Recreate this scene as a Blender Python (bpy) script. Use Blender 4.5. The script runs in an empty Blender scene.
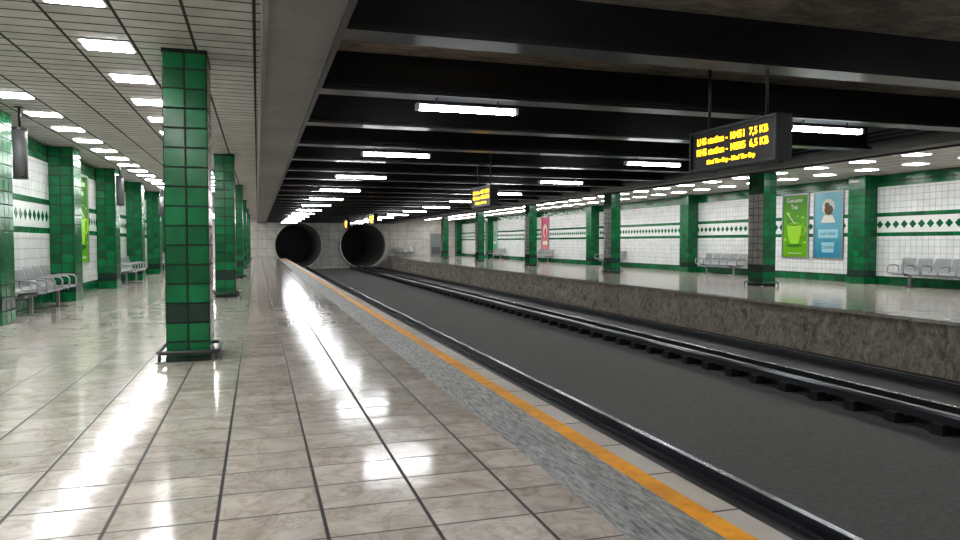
import bpy, math, random
from mathutils import Vector, Matrix, noise as mnoise
random.seed(7)
R=math.radians
scene=bpy.context.scene
scene.view_settings.view_transform='Standard'
try: scene.view_settings.look='Medium High Contrast'
except Exception as e: print('look',e)

# ---------------------------------------------------------------- nodes
def new_mat(name):
    m=bpy.data.materials.new(name); m.use_nodes=True
    nt=m.node_tree; b=nt.nodes['Principled BSDF']
    return m,nt,b
def N(nt,t,**kw):
    n=nt.nodes.new(t)
    for k,v in kw.items(): setattr(n,k,v)
    return n
def L(nt,a,b): nt.links.new(a,b)
def math_n(nt,op,a,b=None,c=None):
    n=N(nt,'ShaderNodeMath',operation=op)
    for i,v in enumerate((a,b,c)):
        if v is None: continue
        if isinstance(v,(int,float)): n.inputs[i].default_value=v
        else: L(nt,v,n.inputs[i])
    return n.outputs[0]
def mix(nt,fac,a,b,mode='MIX'):
    n=N(nt,'ShaderNodeMix',data_type='RGBA',blend_type=mode)
    for i,v in ((0,fac),(6,a),(7,b)):
        if isinstance(v,(int,float)): n.inputs[i].default_value=v
        elif isinstance(v,tuple): n.inputs[i].default_value=(*v,1) if len(v)==3 else v
        else: L(nt,v,n.inputs[i])
    return n.outputs[2]
def uv(nt,off=(0,0)):
    n=N(nt,'ShaderNodeUVMap'); 
    m=N(nt,'ShaderNodeMapping'); m.inputs['Location'].default_value=(off[0],off[1],0)
    L(nt,n.outputs[0],m.inputs[0]); return m.outputs[0]
def noise(nt,vec,scale,detail=4,rough=.55,dist=0):
    n=N(nt,'ShaderNodeTexNoise'); n.inputs['Scale'].default_value=scale
    n.inputs['Detail'].default_value=detail; n.inputs['Roughness'].default_value=rough
    n.inputs['Distortion'].default_value=dist
    L(nt,vec,n.inputs['Vector']); return n.outputs[0]
def ramp(nt,fac,stops):
    n=N(nt,'ShaderNodeValToRGB'); cr=n.color_ramp
    while len(cr.elements)<len(stops): cr.elements.new(.5)
    for e,(p,c) in zip(cr.elements,stops):
        e.position=p; e.color=(*c,1) if len(c)==3 else c
    L(nt,fac,n.inputs[0]); return n.outputs[0]
def bump(nt,b,h,strength=.5,dist=.01):
    n=N(nt,'ShaderNodeBump'); n.inputs['Strength'].default_value=strength
    n.inputs['Distance'].default_value=dist
    L(nt,h,n.inputs['Height']); L(nt,n.outputs[0],b.inputs['Normal'])
def flat(name,col,rough=.5,metal=0,emit=None,es=0,nscale=None,namt=.25,bstr=0):
    m,nt,b=new_mat(name)
    b.inputs['Base Color'].default_value=(*col,1)
    b.inputs['Roughness'].default_value=rough; b.inputs['Metallic'].default_value=metal
    if emit:
        b.inputs['Emission Color'].default_value=(*emit,1); b.inputs['Emission Strength'].default_value=es
    if nscale:
        tc=N(nt,'ShaderNodeTexCoord')
        nz=noise(nt,tc.outputs['Object'],nscale,6,.6)
        c=ramp(nt,nz,[(.3,tuple(x*(1-namt) for x in col)),(.7,tuple(min(1,x*(1+namt)) for x in col))])
        L(nt,c,b.inputs['Base Color'])
        if bstr: bump(nt,b,nz,bstr,.02)
    return m
def tile(name,c1,c2,mortar,w,h,ms=.006,rough=.15,off=(0,0),namt=.12,bstr=.6):
    m,nt,b=new_mat(name); v=uv(nt,off)
    br=N(nt,'ShaderNodeTexBrick'); br.offset=0; br.squash=1
    for k,x in (('Scale',1),('Mortar Size',ms),('Mortar Smooth',.3),('Bias',0),('Brick Width',w),('Row Height',h)):
        br.inputs[k].default_value=x
    br.inputs['Color1'].default_value=(*c1,1); br.inputs['Color2'].default_value=(*c2,1); br.inputs['Mortar'].default_value=(*mortar,1)
    L(nt,v,br.inputs['Vector'])
    nz=noise(nt,v,2.2,5,.6); d=ramp(nt,nz,[(.3,(1-2*namt,)*3),(.65,(1,1,1))])
    L(nt,mix(nt,1.0,br.outputs['Color'],d,'MULTIPLY'),b.inputs['Base Color'])
    nz2=noise(nt,v,7,3)
    r=math_n(nt,'MULTIPLY_ADD',br.outputs['Fac'],.5,math_n(nt,'MULTIPLY_ADD',nz2,.15,rough-.05))
    L(nt,r,b.inputs['Roughness'])
    hgt=math_n(nt,'MULTIPLY_ADD',br.outputs['Fac'],-1.0,math_n(nt,'MULTIPLY',nz2,.35))
    bump(nt,b,hgt,bstr,.008)
    return m

# ---------------------------------------------------------------- materials
GREEN1=(.003,.22,.075); GREEN2=(.002,.115,.04)
PH=3.45/16
M={}
M['green']=tile('green_tile',GREEN1,GREEN2,(.002,.014,.008),.23,PH,.011,.15,namt=.2)
M['dark_tile']=tile('dark_green_tile',(.012,.045,.032),(.02,.06,.045),(.004,.008,.006),.23,PH,.008,.2)
M['grey_tile']=tile('grey_tile',(.55,.54,.51),(.42,.41,.39),(.03,.03,.03),.23,PH,.01,.25)
M['white_tile']=tile('white_tile',(.88,.90,.90),(.80,.83,.83),(.28,.30,.30),.2,.2,.006,.15,(0,0),.08)
M['end_tile']=tile('end_wall_tile',(.74,.72,.68),(.64,.62,.59),(.15,.14,.13),.8,.8,.01,.4,(0,0),.12)
M['ceil_tile']=tile('ceiling_tile',(.62,.60,.57),(.54,.525,.50),(.06,.055,.05),.6175,.544/2,.018,.5,(.008,0),.12,.8)

def diamond():
    m,nt,b=new_mat('diamond_band'); v=uv(nt)
    s=N(nt,'ShaderNodeSeparateXYZ'); L(nt,v,s.inputs[0])
    a=math_n(nt,'ABSOLUTE',math_n(nt,'SUBTRACT',math_n(nt,'FRACT',math_n(nt,'DIVIDE',s.outputs[0],.3)),.5))
    z=math_n(nt,'ABSOLUTE',math_n(nt,'DIVIDE',math_n(nt,'SUBTRACT',s.outputs[1],1.89),.3))
    mask=math_n(nt,'LESS_THAN',math_n(nt,'ADD',a,z),.42)
    L(nt,mix(nt,mask,(.80,.83,.82),(.005,.12,.05)),b.inputs['Base Color'])
    b.inputs['Roughness'].default_value=.18
    return m
M['diamond']=diamond()

def floor_mat():
    m,nt,b=new_mat('marble_floor_tile'); v=uv(nt,(-.29,0))
    s=N(nt,'ShaderNodeSeparateXYZ'); L(nt,v,s.inputs[0])
    def joint(o,p,w):
        f=math_n(nt,'FRACT',math_n(nt,'DIVIDE',o,p))
        d=math_n(nt,'MULTIPLY',math_n(nt,'MINIMUM',f,math_n(nt,'SUBTRACT',1.0,f)),p)
        n=N(nt,'ShaderNodeMapRange'); n.inputs[1].default_value=w*.5; n.inputs[2].default_value=w*.5+.005
        n.inputs[3].default_value=1; n.inputs[4].default_value=0; L(nt,d,n.inputs[0]); return n.outputs[0]
    jl=joint(s.outputs[0],.49,.014); jt=joint(s.outputs[1],.36,.010)
    cell=N(nt,'ShaderNodeCombineXYZ')
    L(nt,math_n(nt,'FLOOR',math_n(nt,'DIVIDE',s.outputs[0],.49)),cell.inputs[0])
    L(nt,math_n(nt,'FLOOR',math_n(nt,'DIVIDE',s.outputs[1],.36)),cell.inputs[1])
    wn=N(nt,'ShaderNodeTexWhiteNoise',noise_dimensions='3D'); L(nt,cell.outputs[0],wn.inputs[0])
    vv=N(nt,'ShaderNodeVectorMath',operation='MULTIPLY_ADD'); L(nt,wn.outputs['Color'],vv.inputs[0]); vv.inputs[1].default_value=(9,9,9); L(nt,v,vv.inputs[2])
    nz=noise(nt,vv.outputs[0],3.2,8,.65,1.2)
    base=ramp(nt,nz,[(.28,(.38,.335,.30)),(.45,(.48,.435,.395)),(.6,(.56,.515,.475)),(.75,(.64,.60,.56))])
    vein=noise(nt,vv.outputs[0],2.0,6,.6,2.0)
    vm=ramp(nt,math_n(nt,'ABSOLUTE',math_n(nt,'SUBTRACT',vein,.5)),[(0,(.64,.57,.52)),(.03,(1,1,1))])
    base=mix(nt,.5,base,vm,'MULTIPLY')
    tv=math_n(nt,'MULTIPLY_ADD',wn.outputs['Value'],.2,.85)
    tvc=N(nt,'ShaderNodeCombineXYZ'); [L(nt,tv,tvc.inputs[i]) for i in range(3)]
    base=mix(nt,1.0,base,tvc.outputs[0],'MULTIPLY')
    base=mix(nt,math_n(nt,'MULTIPLY',jt,.9),base,(.04,.034,.03))
    base=mix(nt,jl,base,(.012,.011,.01))
    L(nt,base,b.inputs['Base Color'])
    rz=noise(nt,v,5,4)
    J=math_n(nt,'MAXIMUM',jl,jt)
    L(nt,math_n(nt,'MULTIPLY_ADD',J,.4,math_n(nt,'MULTIPLY_ADD',rz,.10,.07)),b.inputs['Roughness'])
    b.inputs['Specular IOR Level'].default_value=.5
    hz=noise(nt,v,3.5,2)
    bump(nt,b,math_n(nt,'MULTIPLY_ADD',J,-1.0,math_n(nt,'MULTIPLY',hz,.6)),.35,.008)
    return m
M['floor']=floor_mat()

def rough_mat(name,c1,c2,scale,rough,bstr,bdist,stretch=(1,1,1)):
    m,nt,b=new_mat(name); tc=N(nt,'ShaderNodeTexCoord'); mp=N(nt,'ShaderNodeMapping'); mp.inputs['Scale'].default_value=stretch
    L(nt,tc.outputs['Object'],mp.inputs[0]); v=mp.outputs[0]
    n1=noise(nt,v,scale,8,.7,.4); n2=noise(nt,v,scale*.18,5,.6)
    L(nt,mix(nt,.6,ramp(nt,n1,[(.3,c1),(.7,c2)]),ramp(nt,n2,[(.3,(.55,)*3),(.7,(1.1,)*3)]),'MULTIPLY'),b.inputs['Base Color'])
    b.inputs['Roughness'].default_value=rough
    bump(nt,b,n1,bstr,bdist); return m
M['tactile']=rough_mat('tactile_strip',(.05,.05,.052),(.60,.60,.60),24,.42,1.0,.03,(1.6,.28,1))
M['yellow']=rough_mat('yellow_line',(.70,.27,.005),(.95,.45,.01),9,.45,.2,.004)
M['coping']=tile('coping_stone',(.54,.50,.46),(.46,.42,.38),(.08,.07,.06),.6,.6,.008,.35,(.3,0))
M['gravel']=rough_mat('trackbed_concrete',(.06,.06,.06),(.27,.267,.26),70,.6,1.0,.03)
M['slab']=rough_mat('rough_ceiling_concrete',(.18,.155,.125),(.68,.60,.50),2.6,.8,1.0,.10,(1,2.2,1))
M['girder']=rough_mat('grey_girder',(.22,.215,.21),(.28,.275,.27),2,.55,.1,.01)
M['blackbeam']=flat('black_painted_steel',(.014,.015,.017),.28,0,nscale=3,namt=.3)
M['sleeper']=flat('dark_sleeper',(.018,.019,.021),.45,nscale=5,namt=.4)
M['rail']=flat('rail_steel',(.12,.125,.14),.3,.9)
M['railtop']=flat('rail_polished',(.6,.62,.65),.25,1)
M['steel']=flat('brushed_steel',(.36,.37,.38),.38,.85)
M['darksteel']=flat('dark_metal',(.06,.065,.07),.4,.6)
M['grey']=flat('grey_plastic',(.12,.125,.13),.45)
M['black']=flat('black_plastic_and_tunnel_dark',(.008,.008,.009),.4)
M['panel']=flat('light_diffuser',(.9,.9,.9),.5,0,(1,.992,.98),33)
M['tube']=flat('tube_diffuser',(.9,.9,.9),.5,0,(.96,.98,1),44)
M['frame']=flat('white_frame',(.75,.75,.74),.4)
M['amber']=flat('amber_led',(.3,.15,0),.5,0,(1,.52,.015),4)
M['tunnel']=flat('tunnel_lining',(.22,.21,.20),.45,nscale=3,namt=.3)
M['rim']=flat('tunnel_rim',(.65,.63,.60),.4,nscale=3,namt=.2)
M['door']=flat('door_paint',(.22,.24,.24),.4)
M['bedslab']=rough_mat('track_slab',(.025,.025,.027),(.06,.06,.062),8,.4,.3,.01,(1,.1,1))

def stone():
    m,nt,b=new_mat('rough_stone_face'); tc=N(nt,'ShaderNodeTexCoord'); mp=N(nt,'ShaderNodeMapping'); mp.inputs['Scale'].default_value=(1,1,.6)
    L(nt,tc.outputs['Object'],mp.inputs[0]); v=mp.outputs[0]
    n1=noise(nt,v,9,10,.78,.6); n2=noise(nt,v,1.1,4,.6,.5)
    c=ramp(nt,n1,[(.34,(.22,.195,.16)),(.5,(.52,.475,.41)),(.66,(.78,.73,.65))])
    c=mix(nt,.7,c,ramp(nt,n2,[(.3,(.62,.60,.57)),(.7,(1,1,1))]),'MULTIPLY')
    L(nt,c,b.inputs['Base Color']); b.inputs['Roughness'].default_value=.65
    bump(nt,b,n1,1.0,.07); return m
M['stone']=stone()

# ---------------------------------------------------------------- mesh builder
class MB:
    def __init__(s): s.v=[];s.f=[];s.m=[];s.mats=[];s.smooth=[]
    def mi(s,k):
        if k not in s.mats: s.mats.append(k)
        return s.mats.index(k)
    def face(s,pts,k,sm=False):
        b=len(s.v); s.v+= [tuple(p) for p in pts]; s.f.append(tuple(range(b,b+len(pts)))); s.m.append(s.mi(k)); s.smooth.append(sm)
    def box(s,x0,x1,y0,y1,z0,z1,k,kx=None):
        b=len(s.v)
        s.v+=[(x0,y0,z0),(x1,y0,z0),(x1,y1,z0),(x0,y1,z0),(x0,y0,z1),(x1,y0,z1),(x1,y1,z1),(x0,y1,z1)]
        for n,f in (('-z',(0,3,2,1)),('+z',(4,5,6,7)),('-y',(0,1,5,4)),('+x',(1,2,6,5)),('+y',(2,3,7,6)),('-x',(3,0,4,7))):
            kk=(kx or {}).get(n,k)
            s.f.append(tuple(b+i for i in f)); s.m.append(s.mi(kk)); s.smooth.append(False)
    def prism(s,prof,axis,a,b,k,sm=False,cap=True,closed=True):
        def P(p,t):
            return {'x':(t,p[0],p[1]),'y':(p[0],t,p[1]),'z':(p[0],p[1],t)}[axis]
        n=len(prof); o=len(s.v)
        s.v+=[P(p,a) for p in prof]+[P(p,b) for p in prof]
        for i in range(n if closed else n-1):
            j=(i+1)%n; s.f.append((o+i,o+j,o+n+j,o+n+i)); s.m.append(s.mi(k)); s.smooth.append(sm)
        if cap:
            s.f.append(tuple(o+i for i in range(n))); s.f.append(tuple(o+n+i for i in reversed(range(n))))
            s.m+= [s.mi(k)]*2; s.smooth+=[False]*2
    def tube(s,pts,r,k,n=10,closed=False):
        pts=[Vector(p) for p in pts]; N_=len(pts); rings=[]; up=None
        for i,p in enumerate(pts):
            if closed: d=(pts[(i+1)%N_]-pts[i-1])
            else: d=(pts[min(i+1,N_-1)]-pts[max(i-1,0)])
            d.normalize()
            if up is None: up=Vector((0,0,1)) if abs(d.z)<.9 else Vector((1,0,0))
            a=d.cross(up).normalized(); up=a.cross(d).normalized()
            rings.append([p+r*(math.cos(2*math.pi*j/n)*a+math.sin(2*math.pi*j/n)*up) for j in range(n)])
        o=len(s.v)
        for rg in rings: s.v+=[tuple(q) for q in rg]
        cnt=N_ if closed else N_-1
        for i in range(cnt):
            i2=(i+1)%N_
            for j in range(n):
                j2=(j+1)%n
                s.f.append((o+i*n+j,o+i*n+j2,o+i2*n+j2,o+i2*n+j)); s.m.append(s.mi(k)); s.smooth.append(True)
        if not closed:
            s.f.append(tuple(o+j for j in reversed(range(n)))); s.f.append(tuple(o+(N_-1)*n+j for j in range(n)))
            s.m+=[s.mi(k)]*2; s.smooth+=[False]*2
    def mesh(s,name,uvoff=(0,0,0)):
        me=bpy.data.meshes.new(name); me.from_pydata(s.v,[],s.f)
        for k in s.mats: me.materials.append(M[k])
        for p,mi,sm in zip(me.polygons,s.m,s.smooth): p.material_index=mi; p.use_smooth=sm
        import bmesh
        bm=bmesh.new(); bm.from_mesh(me); bmesh.ops.recalc_face_normals(bm,faces=bm.faces); bm.to_mesh(me); bm.free()
        ul=me.uv_layers.new(name='UVMap')
        for p in me.polygons:
            n=p.normal; ax=max(range(3),key=lambda i:abs(n[i]))
            for li in p.loop_indices:
                c=me.vertices[me.loops[li].vertex_index].co
                c=(c[0]+uvoff[0],c[1]+uvoff[1],c[2]+uvoff[2])
                ul.data[li].uv={0:(c[1],c[2]),1:(c[0],c[2]),2:(c[0],c[1])}[ax]
        me.update(); return me
    def obj(s,name,loc=(0,0,0),rot=(0,0,0),uvoff=(0,0,0),parent=None):
        return put(s.mesh(name,uvoff),name,loc,rot,parent)
def put(me,name,loc=(0,0,0),rot=(0,0,0),parent=None):
    o=bpy.data.objects.new(name,me); scene.collection.objects.link(o)
    o.location=loc; o.rotation_euler=rot
    if parent: o.parent=parent
    return o
def bevel(o,w=.01,seg=2):
    b=o.modifiers.new('bevel','BEVEL'); b.width=w; b.segments=seg; b.limit_method='ANGLE'

# ---------------------------------------------------------------- dims
YB,YE=-6.0,68.0
XL,XR=-4.4,18.9
ZC=3.45; ZB=-1.1
LE=2.27; RE=11.05
GZ=3.07
GX0,GX1=11.3,11.95
ZS=3.60
# floors
m=MB()
m.box(XL,1.575,YB,YE,-1.3,0,'floor')
m.box(1.575,1.99,YB,62,-1.3,0,'tactile')
m.box(1.99,2.12,YB,62,-1.3,0,'yellow')
m.box(2.12,LE,YB,62,-.12,0,'coping')
m.box(2.12,LE-.06,YB,62,-1.3,-.12,'stone')
m.obj('station_platform')
m=MB()
m.box(RE+.75,XR,YB,YE,-1.3,0,'floor')
m.box(RE,RE+.75,YB,62,-.06,0,'floor',{'-x':'coping'})
m.box(RE+.20,RE+.75,YB,62,-1.3,-.06,'stone')
# rough-hewn relief of the track-side face
dy=.06; ny=int((62-YB)/dy); nz_=16; o=len(m.v); k=m.mi('stone')
for i in range(ny+1):
    y=YB+(62-YB)*i/ny
    for j in range(nz_+1):
        z=-1.12+1.055*j/nz_
        w=mnoise.noise(Vector((3.1,y*.9,z*.9)))
        a=abs(mnoise.noise(Vector((0,y*1.7+w*1.5,z*.8+5))))
        a2=abs(mnoise.noise(Vector((9,y*.8+w,z*2.6+5))))
        b_=mnoise.noise(Vector((7,y*5,z*4)))
        c_=mnoise.noise(Vector((1,y*13,z*11)))
        d=.12-.11*max(0,1-a*9)-.05*max(0,1-a2*12)+.05*b_+.022*c_+.04*w
        m.v.append((RE+.20-max(.005,min(.19,d)),y,z))
for i in range(ny):
    for j in range(nz_):
        p=o+i*(nz_+1)+j
        m.f.append((p,p+1,p+nz_+2,p+nz_+1)); m.m.append(k); m.smooth.append(True)
m.obj('station_platform')
m=MB(); m.box(LE-.06,RE+.20,YB,YE+.0,-1.3,ZB,'gravel'); 
m.box(1.575,LE-.06,62,YE,-1.3,ZB,'gravel'); m.box(RE+.20,RE+.75,62,YE,-1.3,ZB,'gravel')
m.obj('track_bed')

# tracks
def track(name,cx,kind):
    m=MB()
    for rx in (-.72,.72):
        x=cx+rx; z=ZB+.10
        prof=[(x-.07,z),(x+.07,z),(x+.07,z+.02),(x+.012,z+.035),(x+.012,z+.11),(x+.036,z+.12),(x+.036,z+.155),(x-.036,z+.155),(x-.036,z+.12),(x-.012,z+.11),(x-.012,z+.035),(x-.07,z+.02)]
        m.prism(prof,'y',YB,YE,'rail')
        m.box(x-.033,x+.033,YB,YE,z+.155,z+.158,'railtop')
    y=YB+.3
    while y<YE-.3:
        a,b=(cx-1.2,cx+.98) if kind=='near' else (cx-1.2,cx+1.2)
        m.box(a,b,y-.12,y+.12,ZB,ZB+.10,'sleeper')
        for rx in (-.72,.72):
            m.box(cx+rx-.16,cx+rx+.16,y-.07,y+.07,ZB+.10,ZB+.13,'darksteel')
        if kind=='far':
            xx=cx-1.26
            m.box(xx-.10,xx+.08,y-.09,y+.09,ZB,ZB+.14,'darksteel')
        y+=.7
    if kind=='far':
        xx=cx-1.2
        m.prism([(xx-.09,ZB+.14),(xx+.09,ZB+.14),(xx+.09,ZB+.24),(xx+.05,ZB+.27),(xx-.05,ZB+.27),(xx-.09,ZB+.24)],'y',YB,YE,'rail')
        m.box(cx-1.05,cx-.82,YB,YE,ZB,ZB+.13,'bedslab')
        m.box(cx+.85,cx+1.4,YB,YE,ZB,ZB+.16,'bedslab')
    else:
        m.box(cx+.80,cx+.93,YB,YE,ZB,ZB+.15,'bedslab')
    m.box(cx-.62,cx+.62,YB,YE,ZB,ZB+.135,'bedslab')
    m.obj(name)
track('railway_track',3.45,'near'); track('railway_track',9.5,'far')

# walls
def side_wall(name,x0,x1):
    m=MB()
    for z0,z1,k in ((0,.26,'green'),(.26,1.52,'white_tile'),(1.52,1.64,'green'),(1.64,2.14,'diamond'),(2.14,2.26,'green'),(2.26,3.08,'white_tile'),(3.08,ZC+.5,'green')):
        m.box(x0,x1,YB,YE,z0,z1,k)
    m.obj(name)
side_wall('wall_left',XL-.25,XL); side_wall('wall_right',XR,XR+.25)
# end wall with circular holes
TX=(3.55,9.4); TR=2.06; TZ=1.06; HS=2.14
m=MB()
y0,y1=YE,YE+.4
m.box(XL-.25,TX[0]-HS,y0,y1,-1.3,4,'end_tile')
m.box(TX[0]+HS,TX[1]-HS,y0,y1,-1.3,4,'end_tile')
m.box(TX[1]+HS,XR+.25,y0,y1,-1.3,4,'end_tile')
for cx in TX:
    m.box(cx-HS,cx+HS,y0,y1,TZ+HS,4,'end_tile')
    m.box(cx-HS,cx+HS,y0,y1,-1.3,TZ-HS,'end_tile')
    n=64
    def C(i): a=2*math.pi*i/n; return (cx+TR*math.cos(a),TZ+TR*math.sin(a))
    def S(i):
        a=2*math.pi*i/n; c,s=math.cos(a),math.sin(a); t=HS/max(abs(c),abs(s)); return (cx+t*c,TZ+t*s)
    for i in range(n):
        a,b,c,d=C(i),C(i+1),S(i+1),S(i)
        m.face([(a[0],y0,a[1]),(d[0],y0,d[1]),(c[0],y0,c[1]),(b[0],y0,b[1])],'end_tile')
m.obj('wall_end')
for cx in TX:
    m=MB(); n=64; YF=YE-.8
    for i in range(n):
        a0,a1=2*math.pi*i/n,2*math.pi*(i+1)/n
        def P(r,a,y): return (cx+r*math.cos(a),y,TZ+r*math.sin(a))
        if math.sin((a0+a1)/2)*(TR+.2)+TZ>ZB+.02:
            m.face([P(TR,a0,YF),P(TR,a1,YF),P(TR,a1,YE),P(TR,a0,YE)],'rim',True)
            m.face([P(TR,a0,YF),P(TR,a1,YF),P(TR+.10,a1,YF),P(TR+.10,a0,YF)],'rim')
            m.face([P(TR+.10,a0,YF),P(TR+.10,a1,YF),P(TR+.10,a1,YE),P(TR+.10,a0,YE)],'rim',True)
        m.face([P(TR,a0,YE),P(TR,a1,YE),P(TR,a1,YE+12),P(TR,a0,YE+12)],'tunnel',True)
    for k in range(1,12):
        y=YE+k
        for i in range(n):
            a0,a1=2*math.pi*i/n,2*math.pi*(i+1)/n
            m.face([P(TR-.08,a0,y),P(TR-.08,a1,y),P(TR-.08,a1,y+.12),P(TR-.08,a0,y+.12)],'tunnel')
            m.face([P(TR-.08,a0,y),P(TR-.08,a1,y),P(TR,a1,y),P(TR,a0,y)],'tunnel')
    m.face([P(TR,2*math.pi*i/n,YE+12) for i in range(n)],'black')  # black end cap: darkness of the deeper tunnel put in as colour
    m.obj('tunnel_portal')
m=MB(); m.box(XL-.25,XR+.25,YB-.25,YB,-1.3,4,'end_tile'); m.obj('wall_back')

# ceilings
m=MB(); m.box(XL,.05,YB,YE,ZC,ZC+.4,'ceil_tile'); m.obj('ceiling')
m=MB(); m.box(GX1,XR,YB,YE,ZC,ZC+.4,'ceil_tile'); m.obj('ceiling')
m=MB(); m.box(.7,GX0,YB,YE,ZS,4.1,'slab'); m.obj('ceiling_slab')
for a,b in ((.05,.7),(GX0,GX1)):
    m=MB(); m.box(a,b,YB,YE,GZ,4.1,'girder')
    m.box(a,a+.05,YB,YE,GZ-.03,GZ,'girder'); m.box(b-.05,b,YB,YE,GZ-.03,GZ,'darksteel')
    m.obj('longitudinal_girder')
# transverse beams
bm_=MB()
prof=[(-.17,3.12),(.17,3.12),(.17,3.16),(.06,3.19),(.06,ZS),(-.06,ZS),(-.06,3.19),(-.17,3.16)]
bm_.prism(prof,'x',.7,GX0,'blackbeam'); 
bme=bm_.mesh('transverse_beam')
ys=[8.8+2.45*k for k in range(-5,25)]
for y in ys: 
    if y<YE-.3: put(bme,'transverse_beam',(0,y,0))
# conduits on girder
m=MB()
for z in (3.25,3.33,3.41): m.tube([(GX0-.05,YB+.1,z),(GX0-.05,YE-.1,z)],.022,'darksteel',8)
m.obj('cable_conduit')

# tube lights
t=MB(); h=.645
t.box(-h,h,-.025,.025,-.11,-.08,'frame'); t.prism([(-.04,-.155),(.04,-.155),(.052,-.14),(.052,-.125),(.03,-.11),(-.03,-.11),(-.052,-.125),(-.052,-.14)],'x',-h+.02,h-.02,'tube'); t.box(-h-.02,-h+.02,-.06,.06,-.16,-.08,'frame'); t.box(h-.02,h+.02,-.06,.06,-.16,-.08,'frame')
for s in (-.4,.4): t.tube([(s,0,-.08),(s,0,0)],.012,'darksteel',8)
tm=t.mesh('tube_light')
for k in range(-3,12):
    for x in (2.55,8.1):
        put(tm,'tube_light',(x,8.8+4.9*k,3.12))

# ceiling panels
def panels(xs):
    m=MB(); y=8.67-1.633*8
    while y<YE-.6:
        for x in xs:
            m.box(x-.25,x+.25,y-.22,y+.22,ZC-.012,ZC,'frame'); m.box(x-.23,x+.23,y-.20,y+.20,ZC-.02,ZC-.012,'panel')
        y+=1.633
    m.obj('ceiling_light_panels')
panels((-1.52,-3.35)); panels((15.2,17.0))

# pillars
def pillar(facing):
    m=MB(); w,d=.23,.345; h=PH
    rows=[(0,2,'green'),(2,3,'dark_tile'),(3,13,'mid'),(13,16,'green')]
    for a,b,k in rows:
        kk='green' if k=='mid' else k
        over={facing:'grey_tile'} if k=='mid' else {}
        m.box(-w,w,-d,d,a*h,b*h,kk,over)
    m.box(-w-.008,w+.008,-d-.008,d+.008,0,.06,'dark_tile')
    m.box(-w-.006,w+.006,-d-.006,d+.006,ZC-.05,ZC,'dark_tile')
    return m
def guard(m,w,d,z=.11,off=.085):
    pts=[]
    W,D,r=w+off,d+off,.09
    for cx,cy,a0 in ((W-r,D-r,0),(-W+r,D-r,90),(-W+r,-D+r,180),(W-r,-D+r,270)):
        for i in range(6):
            a=R(a0+i*18); pts.append((cx+r*math.cos(a),cy+r*math.sin(a),z))
    m.tube(pts,.024,'darksteel',10,closed=True)
    for sx in (-1,1):
        for sy in (-1,1):
            m.tube([(sx*(W-.02),sy*(D-.02),0),(sx*(W-.02),sy*(D-.02),z)],.018,'darksteel')
            m.tube([(sx*(W-.02),sy*(D-.02),0),(sx*(W-.02),sy*(D-.02),.012)],.045,'steel',12)
ml=pillar('+x'); guard(ml,.23,.345); pl=ml.mesh('tiled_pillar',(0,.345,0))
mr=pillar('-x'); guard(mr,.23,.345); pr=mr.mesh('tiled_pillar',(0,.345,0))
for k in range(-1,6):
    y=8.95+9.8*k
    bevel(put(pl,'tiled_pillar',(-.75,y,0)),.012)
    bevel(put(pr,'tiled_pillar',(14.8,y-.15,0)),.012)
# pilasters
def pilaster(name,x0,x1,y):
    m=MB(); d=.345
    for a,b,k in ((0,1,'green'),(1,2,'dark_tile'),(2,16,'green')):
        m.box(0,x1-x0,-d,d,a*PH,b*PH,k)
    o=m.obj(name,(x0,y,0),uvoff=(0,.345,0)); bevel(o,.012)
for k in range(-3,11): pilaster('wall_pilaster',XL,XL+.5,13.5+4.9*k)
for k in range(-2,6): pilaster('wall_pilaster',XR-.5,XR,18.6+9.8*k)

# benches
def bench_mesh(ns=5):
    m=MB(); pitch=.56; L_=ns*pitch
    prof=[(-.25,.40),(-.235,.435),(-.18,.45),(-.05,.435),(.08,.425),(.15,.445),(.19,.50),(.215,.58),(.245,.70),(.275,.82),(.305,.86)]
    th=.014
    outer=[]
    for i,p in enumerate(prof):
        a=prof[max(i-1,0)]; b=prof[min(i+1,len(prof)-1)]
        dx,dz=b[0]-a[0],b[1]-a[1]; l=math.hypot(dx,dz); outer.append((p[0]+dz/l*th,p[1]-dx/l*th))
    full=prof+outer[::-1]
    for i in range(ns):
        x=-L_/2+pitch*(i+.5)
        n=9; w=.46/n
        for j in range(n):
            xa=x-.23+j*w
            m.prism(full,'x',xa+.007,xa+w-.007,'steel')
        for (py,pz) in ((-.2,.432),(.06,.412),(.23,.62),(.285,.80)):
            m.tube([(x-.23,py,pz),(x+.23,py,pz)],.010,'steel',8)
    for i in range(ns+1):
        x=-L_/2+pitch*i
        m.tube([(x,-.20,.38),(x,-.235,.45),(x,-.24,.58),(x,-.20,.635),(x,-.1,.65),(x,.08,.65),(x,.17,.63),(x,.2,.56),(x,.18,.42),(x,.08,.38)],.018,'steel',8)
    m.box(-L_/2,L_/2,-.03,.03,.34,.39,'steel')
    m.box(-L_/2,L_/2,-.12,-.09,.365,.395,'steel'); m.box(-L_/2,L_/2,.09,.12,.365,.395,'darksteel')
    for x in (-L_*.33,L_*.33):
        m.box(x-.03,x+.03,-.03,.03,.02,.36,'steel')
        m.box(x-.035,x+.035,-.22,.22,0,.025,'steel')
        m.box(x-.02,x+.02,-.2,.15,.34,.40,'darksteel')
    return m.mesh('metal_bench')
b5=bench_mesh(5); b4=bench_mesh(4); b6=bench_mesh(6)
for y in (15.8,25.8,35.6,45.4): put(b5,'metal_bench',(-3.95,y,0),(0,0,R(90)))
put(b6,'metal_bench',(18.45,15.5,0),(0,0,R(-90)))
for y in (25.8,35.6,45.4,55.2): put(b5,'metal_bench',(18.45,y,0),(0,0,R(-90)))
put(b4,'metal_bench',(13.2,67.5,0)); 

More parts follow.
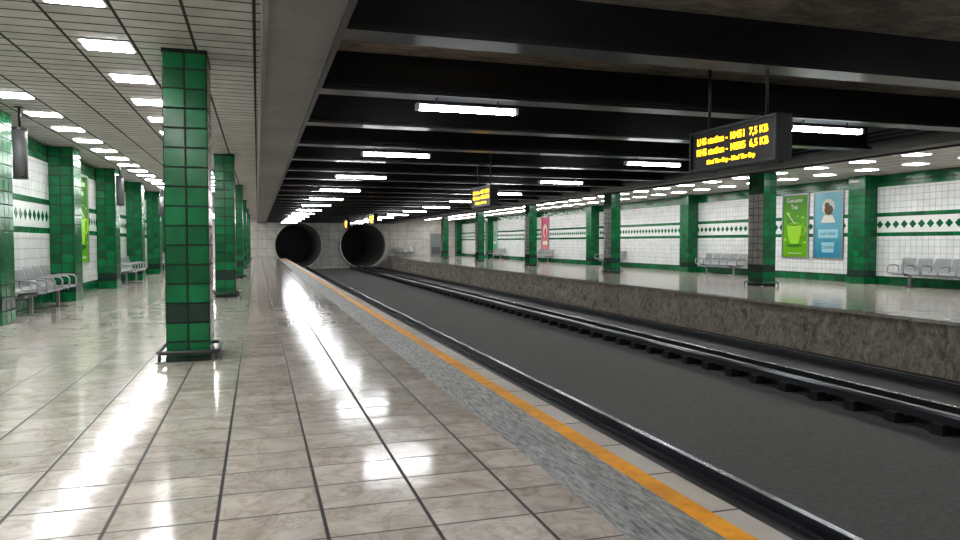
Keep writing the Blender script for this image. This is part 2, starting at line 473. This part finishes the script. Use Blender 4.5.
# posters
def text(s,size,k,parent,loc,name='lettering',align='CENTER',ext=.0015):
    c=bpy.data.curves.new(name,'FONT'); c.body=s; c.size=size; c.align_x=align; c.extrude=ext
    c.materials.append(M[k]); o=bpy.data.objects.new(name,c); scene.collection.objects.link(o); o.parent=parent; o.location=loc; return o
for nme,c in (('lime',(.14,.42,.01)),('lime_l',(.35,.68,.04)),('lime_d',(.04,.18,.01)),('sky',(.10,.36,.48)),('sky_l',(.35,.62,.70)),('brown',(.12,.07,.04)),('cream',(.7,.66,.58)),('teal',(.02,.18,.25)),('pink',(.65,.12,.2)),('mint',(.2,.55,.4)),('ltext',(.8,.85,.7))):
    M[nme]=flat('poster_'+nme,c,.25)
def grad(name,ca,cb,h):
    m,nt,b=new_mat(name); tc=N(nt,'ShaderNodeTexCoord'); s=N(nt,'ShaderNodeSeparateXYZ'); L(nt,tc.outputs['Object'],s.inputs[0])
    f=math_n(nt,'MULTIPLY_ADD',s.outputs[1],1/h,.5); nz=noise(nt,tc.outputs['Object'],2.5,3)
    f=math_n(nt,'ADD',f,math_n(nt,'MULTIPLY_ADD',nz,.5,-.25))
    L(nt,ramp(nt,f,[(0,ca),(1,cb)]),b.inputs['Base Color']); b.inputs['Roughness'].default_value=.2; return m
M['lime_g']=grad('poster_lime_gradient',(.16,.42,.008),(.05,.22,.008),2.3)
M['sky_g']=grad('poster_sky_gradient',(.03,.24,.38),(.22,.48,.56),2.3)
M['pink_g']=grad('poster_pink_gradient',(.7,.3,.3),(.55,.05,.15),2.3)
M['mint_g']=grad('poster_mint_gradient',(.15,.5,.4),(.5,.75,.65),2.3)
def disc(m,cx,cy,rx,ry,z,k,n=36,a0=0,a1=360):
    pts=[(cx+rx*math.cos(R(a0+(a1-a0)*i/n)),cy+ry*math.sin(R(a0+(a1-a0)*i/n)),z) for i in range(n if a1-a0==360 else n+1)]
    m.face(pts,k)
def poster(loc,rot,kind,w=1.36,h=2.35):
    m=MB(); a,b=w/2,h/2; f=.045
    m.box(-a,a,-b,b,0,.02,'grey')
    for x0,x1,y0,y1 in ((-a,-a+f,-b,b),(a-f,a,-b,b),(-a+f,a-f,-b,-b+f),(-a+f,a-f,b-f,b)): m.box(x0,x1,y0,y1,.02,.045,'steel')
    bg={'lime':'lime_g','sky':'sky_g','pink':'pink_g','mint':'mint_g'}[kind]
    m.face([(-a+f,-b+f,.024),(a-f,-b+f,.024),(a-f,b-f,.024),(-a+f,b-f,.024)],bg)
    z=.027
    if kind=='lime':
        n=24; z=.03
        # tapered cup: wide rim, narrowing to the foot
        pts=[(-.42,.10,z),(.34,.10,z)]+[(.34-.16*(i/n)**2.2,.10-.72*i/n,z) for i in range(1,n)]+[(.10,-.66,z),(-.18,-.66,z)]+[(-.26-.16*(1-(1-i/n)**2.2),-.62+.72*i/n,z) for i in range(1,n)]
        m.face(pts,'lime_l')
        disc(m,-.04,.10,.38,.10,z+.002,'lime_d'); disc(m,-.04,.09,.33,.07,z+.003,'lime')
        m.tube([(.30,0,z),(.46,0,z),(.52,-.14,z),(.47,-.30,z),(.26,-.40,z)],.035,'lime_l',8)
        m.tube([(-.45,.5,z),(-.1,.16,z),(.05,.08,z)],.02,'ltext',6)
        disc(m,-.04,-.72,.42,.06,z-.002,'lime_d')
        for i,(x,y,r) in enumerate(((-.35,.45,.09),(.38,.3,.07),(.12,.36,.05),(-.5,-.5,.08),(.5,-.6,.07))): disc(m,x,y,r,r*.6,z+.001,'lime_l',16)
    elif kind=='sky':
        z=.03
        disc(m,.0,.62,.28,.28,z,'cream'); disc(m,.02,.52,.2,.18,z+.001,'brown'); disc(m,-.05,.68,.12,.1,z+.002,'brown'); disc(m,.1,.72,.07,.05,z+.003,'sky_l')
        m.face([(-.2,.34,z),(.2,.34,z),(.34,.08,z),(-.34,.08,z)],'cream')
        m.face([(-.45,-.15,z),(.45,-.15,z),(.45,-.45,z),(-.45,-.45,z)],'sky_l')
        m.face([(-.3,-.6,z),(.3,-.6,z),(.26,-.95,z),(-.26,-.95,z)],'sky_l')
    else:
        disc(m,0,.2,.35,.45,z,'cream'); disc(m,.05,.1,.2,.3,z+.002,kind)
        m.face([(-.4,-.5,z),(.4,-.5,z),(.4,-.75,z),(-.4,-.75,z)],'ltext')
    o=m.obj('framed_poster',loc,rot)
    if kind=='lime':
        text('Genuine',.24,'ltext',o,(-.05,.86,z+.003)); text('Tea',.24,'ltext',o,(-.05,.62,z+.003))
        text('fresh green leaves',.09,'ltext',o,(0,-1.02,z+.003))
    elif kind=='sky':
        text('cool drink',.17,'teal',o,(0,-.35,z+.003)); text('OCEAN',.15,'teal',o,(0,-.82,z+.003))
    return o
RR=(R(90),0,R(-90)); RL=(R(90),0,R(90))
poster((XR,21.9,1.93),RR,'lime'); poster((XR,20.3,1.93),RR,'sky')
poster((XR,46.0,1.93),RR,'pink'); poster((XR,57.0,1.93),RR,'mint')
poster((XL,21.1,1.93),RL,'lime'); poster((XL,40.6,1.93),RL,'sky')

# displays
def display(x,yc,W=1.52,H=.47,zt=2.635,name='hanging_departure_display'):
    m=MB()
    m.box(-W/2,W/2,-H/2,H/2,-.08,.08,'black')
    for s in (1,-1):
        a=.08*s;b=.10*s
        lo,hi=min(a,b),max(a,b)
        m.box(-W/2,W/2,H/2-.03,H/2,lo,hi,'darksteel');m.box(-W/2,W/2,-H/2,-H/2+.03,lo,hi,'darksteel')
        m.box(-W/2,-W/2+.03,-H/2+.03,H/2-.03,lo,hi,'darksteel');m.box(W/2-.03,W/2,-H/2+.03,H/2-.03,lo,hi,'darksteel')
    top=ZS-(zt-H/2)
    for xx in (-W*.33,W*.33):
        m.tube([(xx,H/2,0),(xx,top,0)],.018,'darksteel',8); m.box(xx-.04,xx+.04,H/2,H/2+.015,-.04,.04,'darksteel'); m.box(xx-.06,xx+.06,top-.015,top,-.06,.06,'darksteel')
    o=m.obj(name,(x,yc,zt-H/2),RR)
    z=.083
    text('LHS station - 10451  7,5 KB',.110,'amber',o,(0,.07,z)); text('RHS station - 10505  6,5 KB',.110,'amber',o,(0,-.055,z))
    text('Mind The Gap - Mind The Gap',.068,'amber',o,(-.0,-.165,z))
    for c in o.children: c.data.offset=.0022
    return o
display(5.1,6.86); display(5.1,16.2); display(5.1,33.2); display(5.1,43.2)

# hanging speakers
for y in (13.0,21.6,30.2):
    m=MB()
    n=20; prof=[(.10*math.cos(2*math.pi*i/n),.11*math.sin(2*math.pi*i/n)) for i in range(n)]
    m.prism(prof,'z',-.38,.38,'grey',True); m.prism([(p[0]*1.06,p[1]*1.06) for p in prof],'z',.36,.40,'darksteel'); m.prism([(p[0]*1.06,p[1]*1.06) for p in prof],'z',-.40,-.36,'darksteel')
    m.tube([(0,0,.4),(0,0,ZC-2.72)],.02,'darksteel'); m.box(-.06,.06,-.06,.06,ZC-2.72-.015,ZC-2.72,'darksteel')
    m.obj('hanging_loudspeaker',(-3.55,y,2.72))
# doors end
def door(name,x):
    m=MB(); m.box(-.5,.5,-.06,0,0,2.15,'door'); m.box(-.58,-.5,-.09,0,0,2.23,'steel'); m.box(.5,.58,-.09,0,0,2.23,'steel'); m.box(-.5,.5,-.09,0,2.15,2.23,'steel')
    m.box(-.42,.42,-.065,-.06,.2,.9,'grey'); m.tube([(.36,-.07,1.05),(.36,-.12,1.05),(.24,-.12,1.05)],.012,'steel')
    m.obj(name,(x,YE,0))
door('door_1',-2.2); door('door_2',16.5)

# world + camera
w=bpy.data.worlds.new('World'); scene.world=w; w.use_nodes=True
w.node_tree.nodes['Background'].inputs[0].default_value=(.5,.5,.5,1); w.node_tree.nodes['Background'].inputs[1].default_value=.1
cam=bpy.data.cameras.new('camera'); co=bpy.data.objects.new('camera',cam); scene.collection.objects.link(co)
cam.sensor_width=36; cam.lens=36*720/960; cam.clip_end=300
co.location=(0,0,1.325); co.rotation_euler=(R(90-2.19),0,R(-17.15))
scene.camera=co
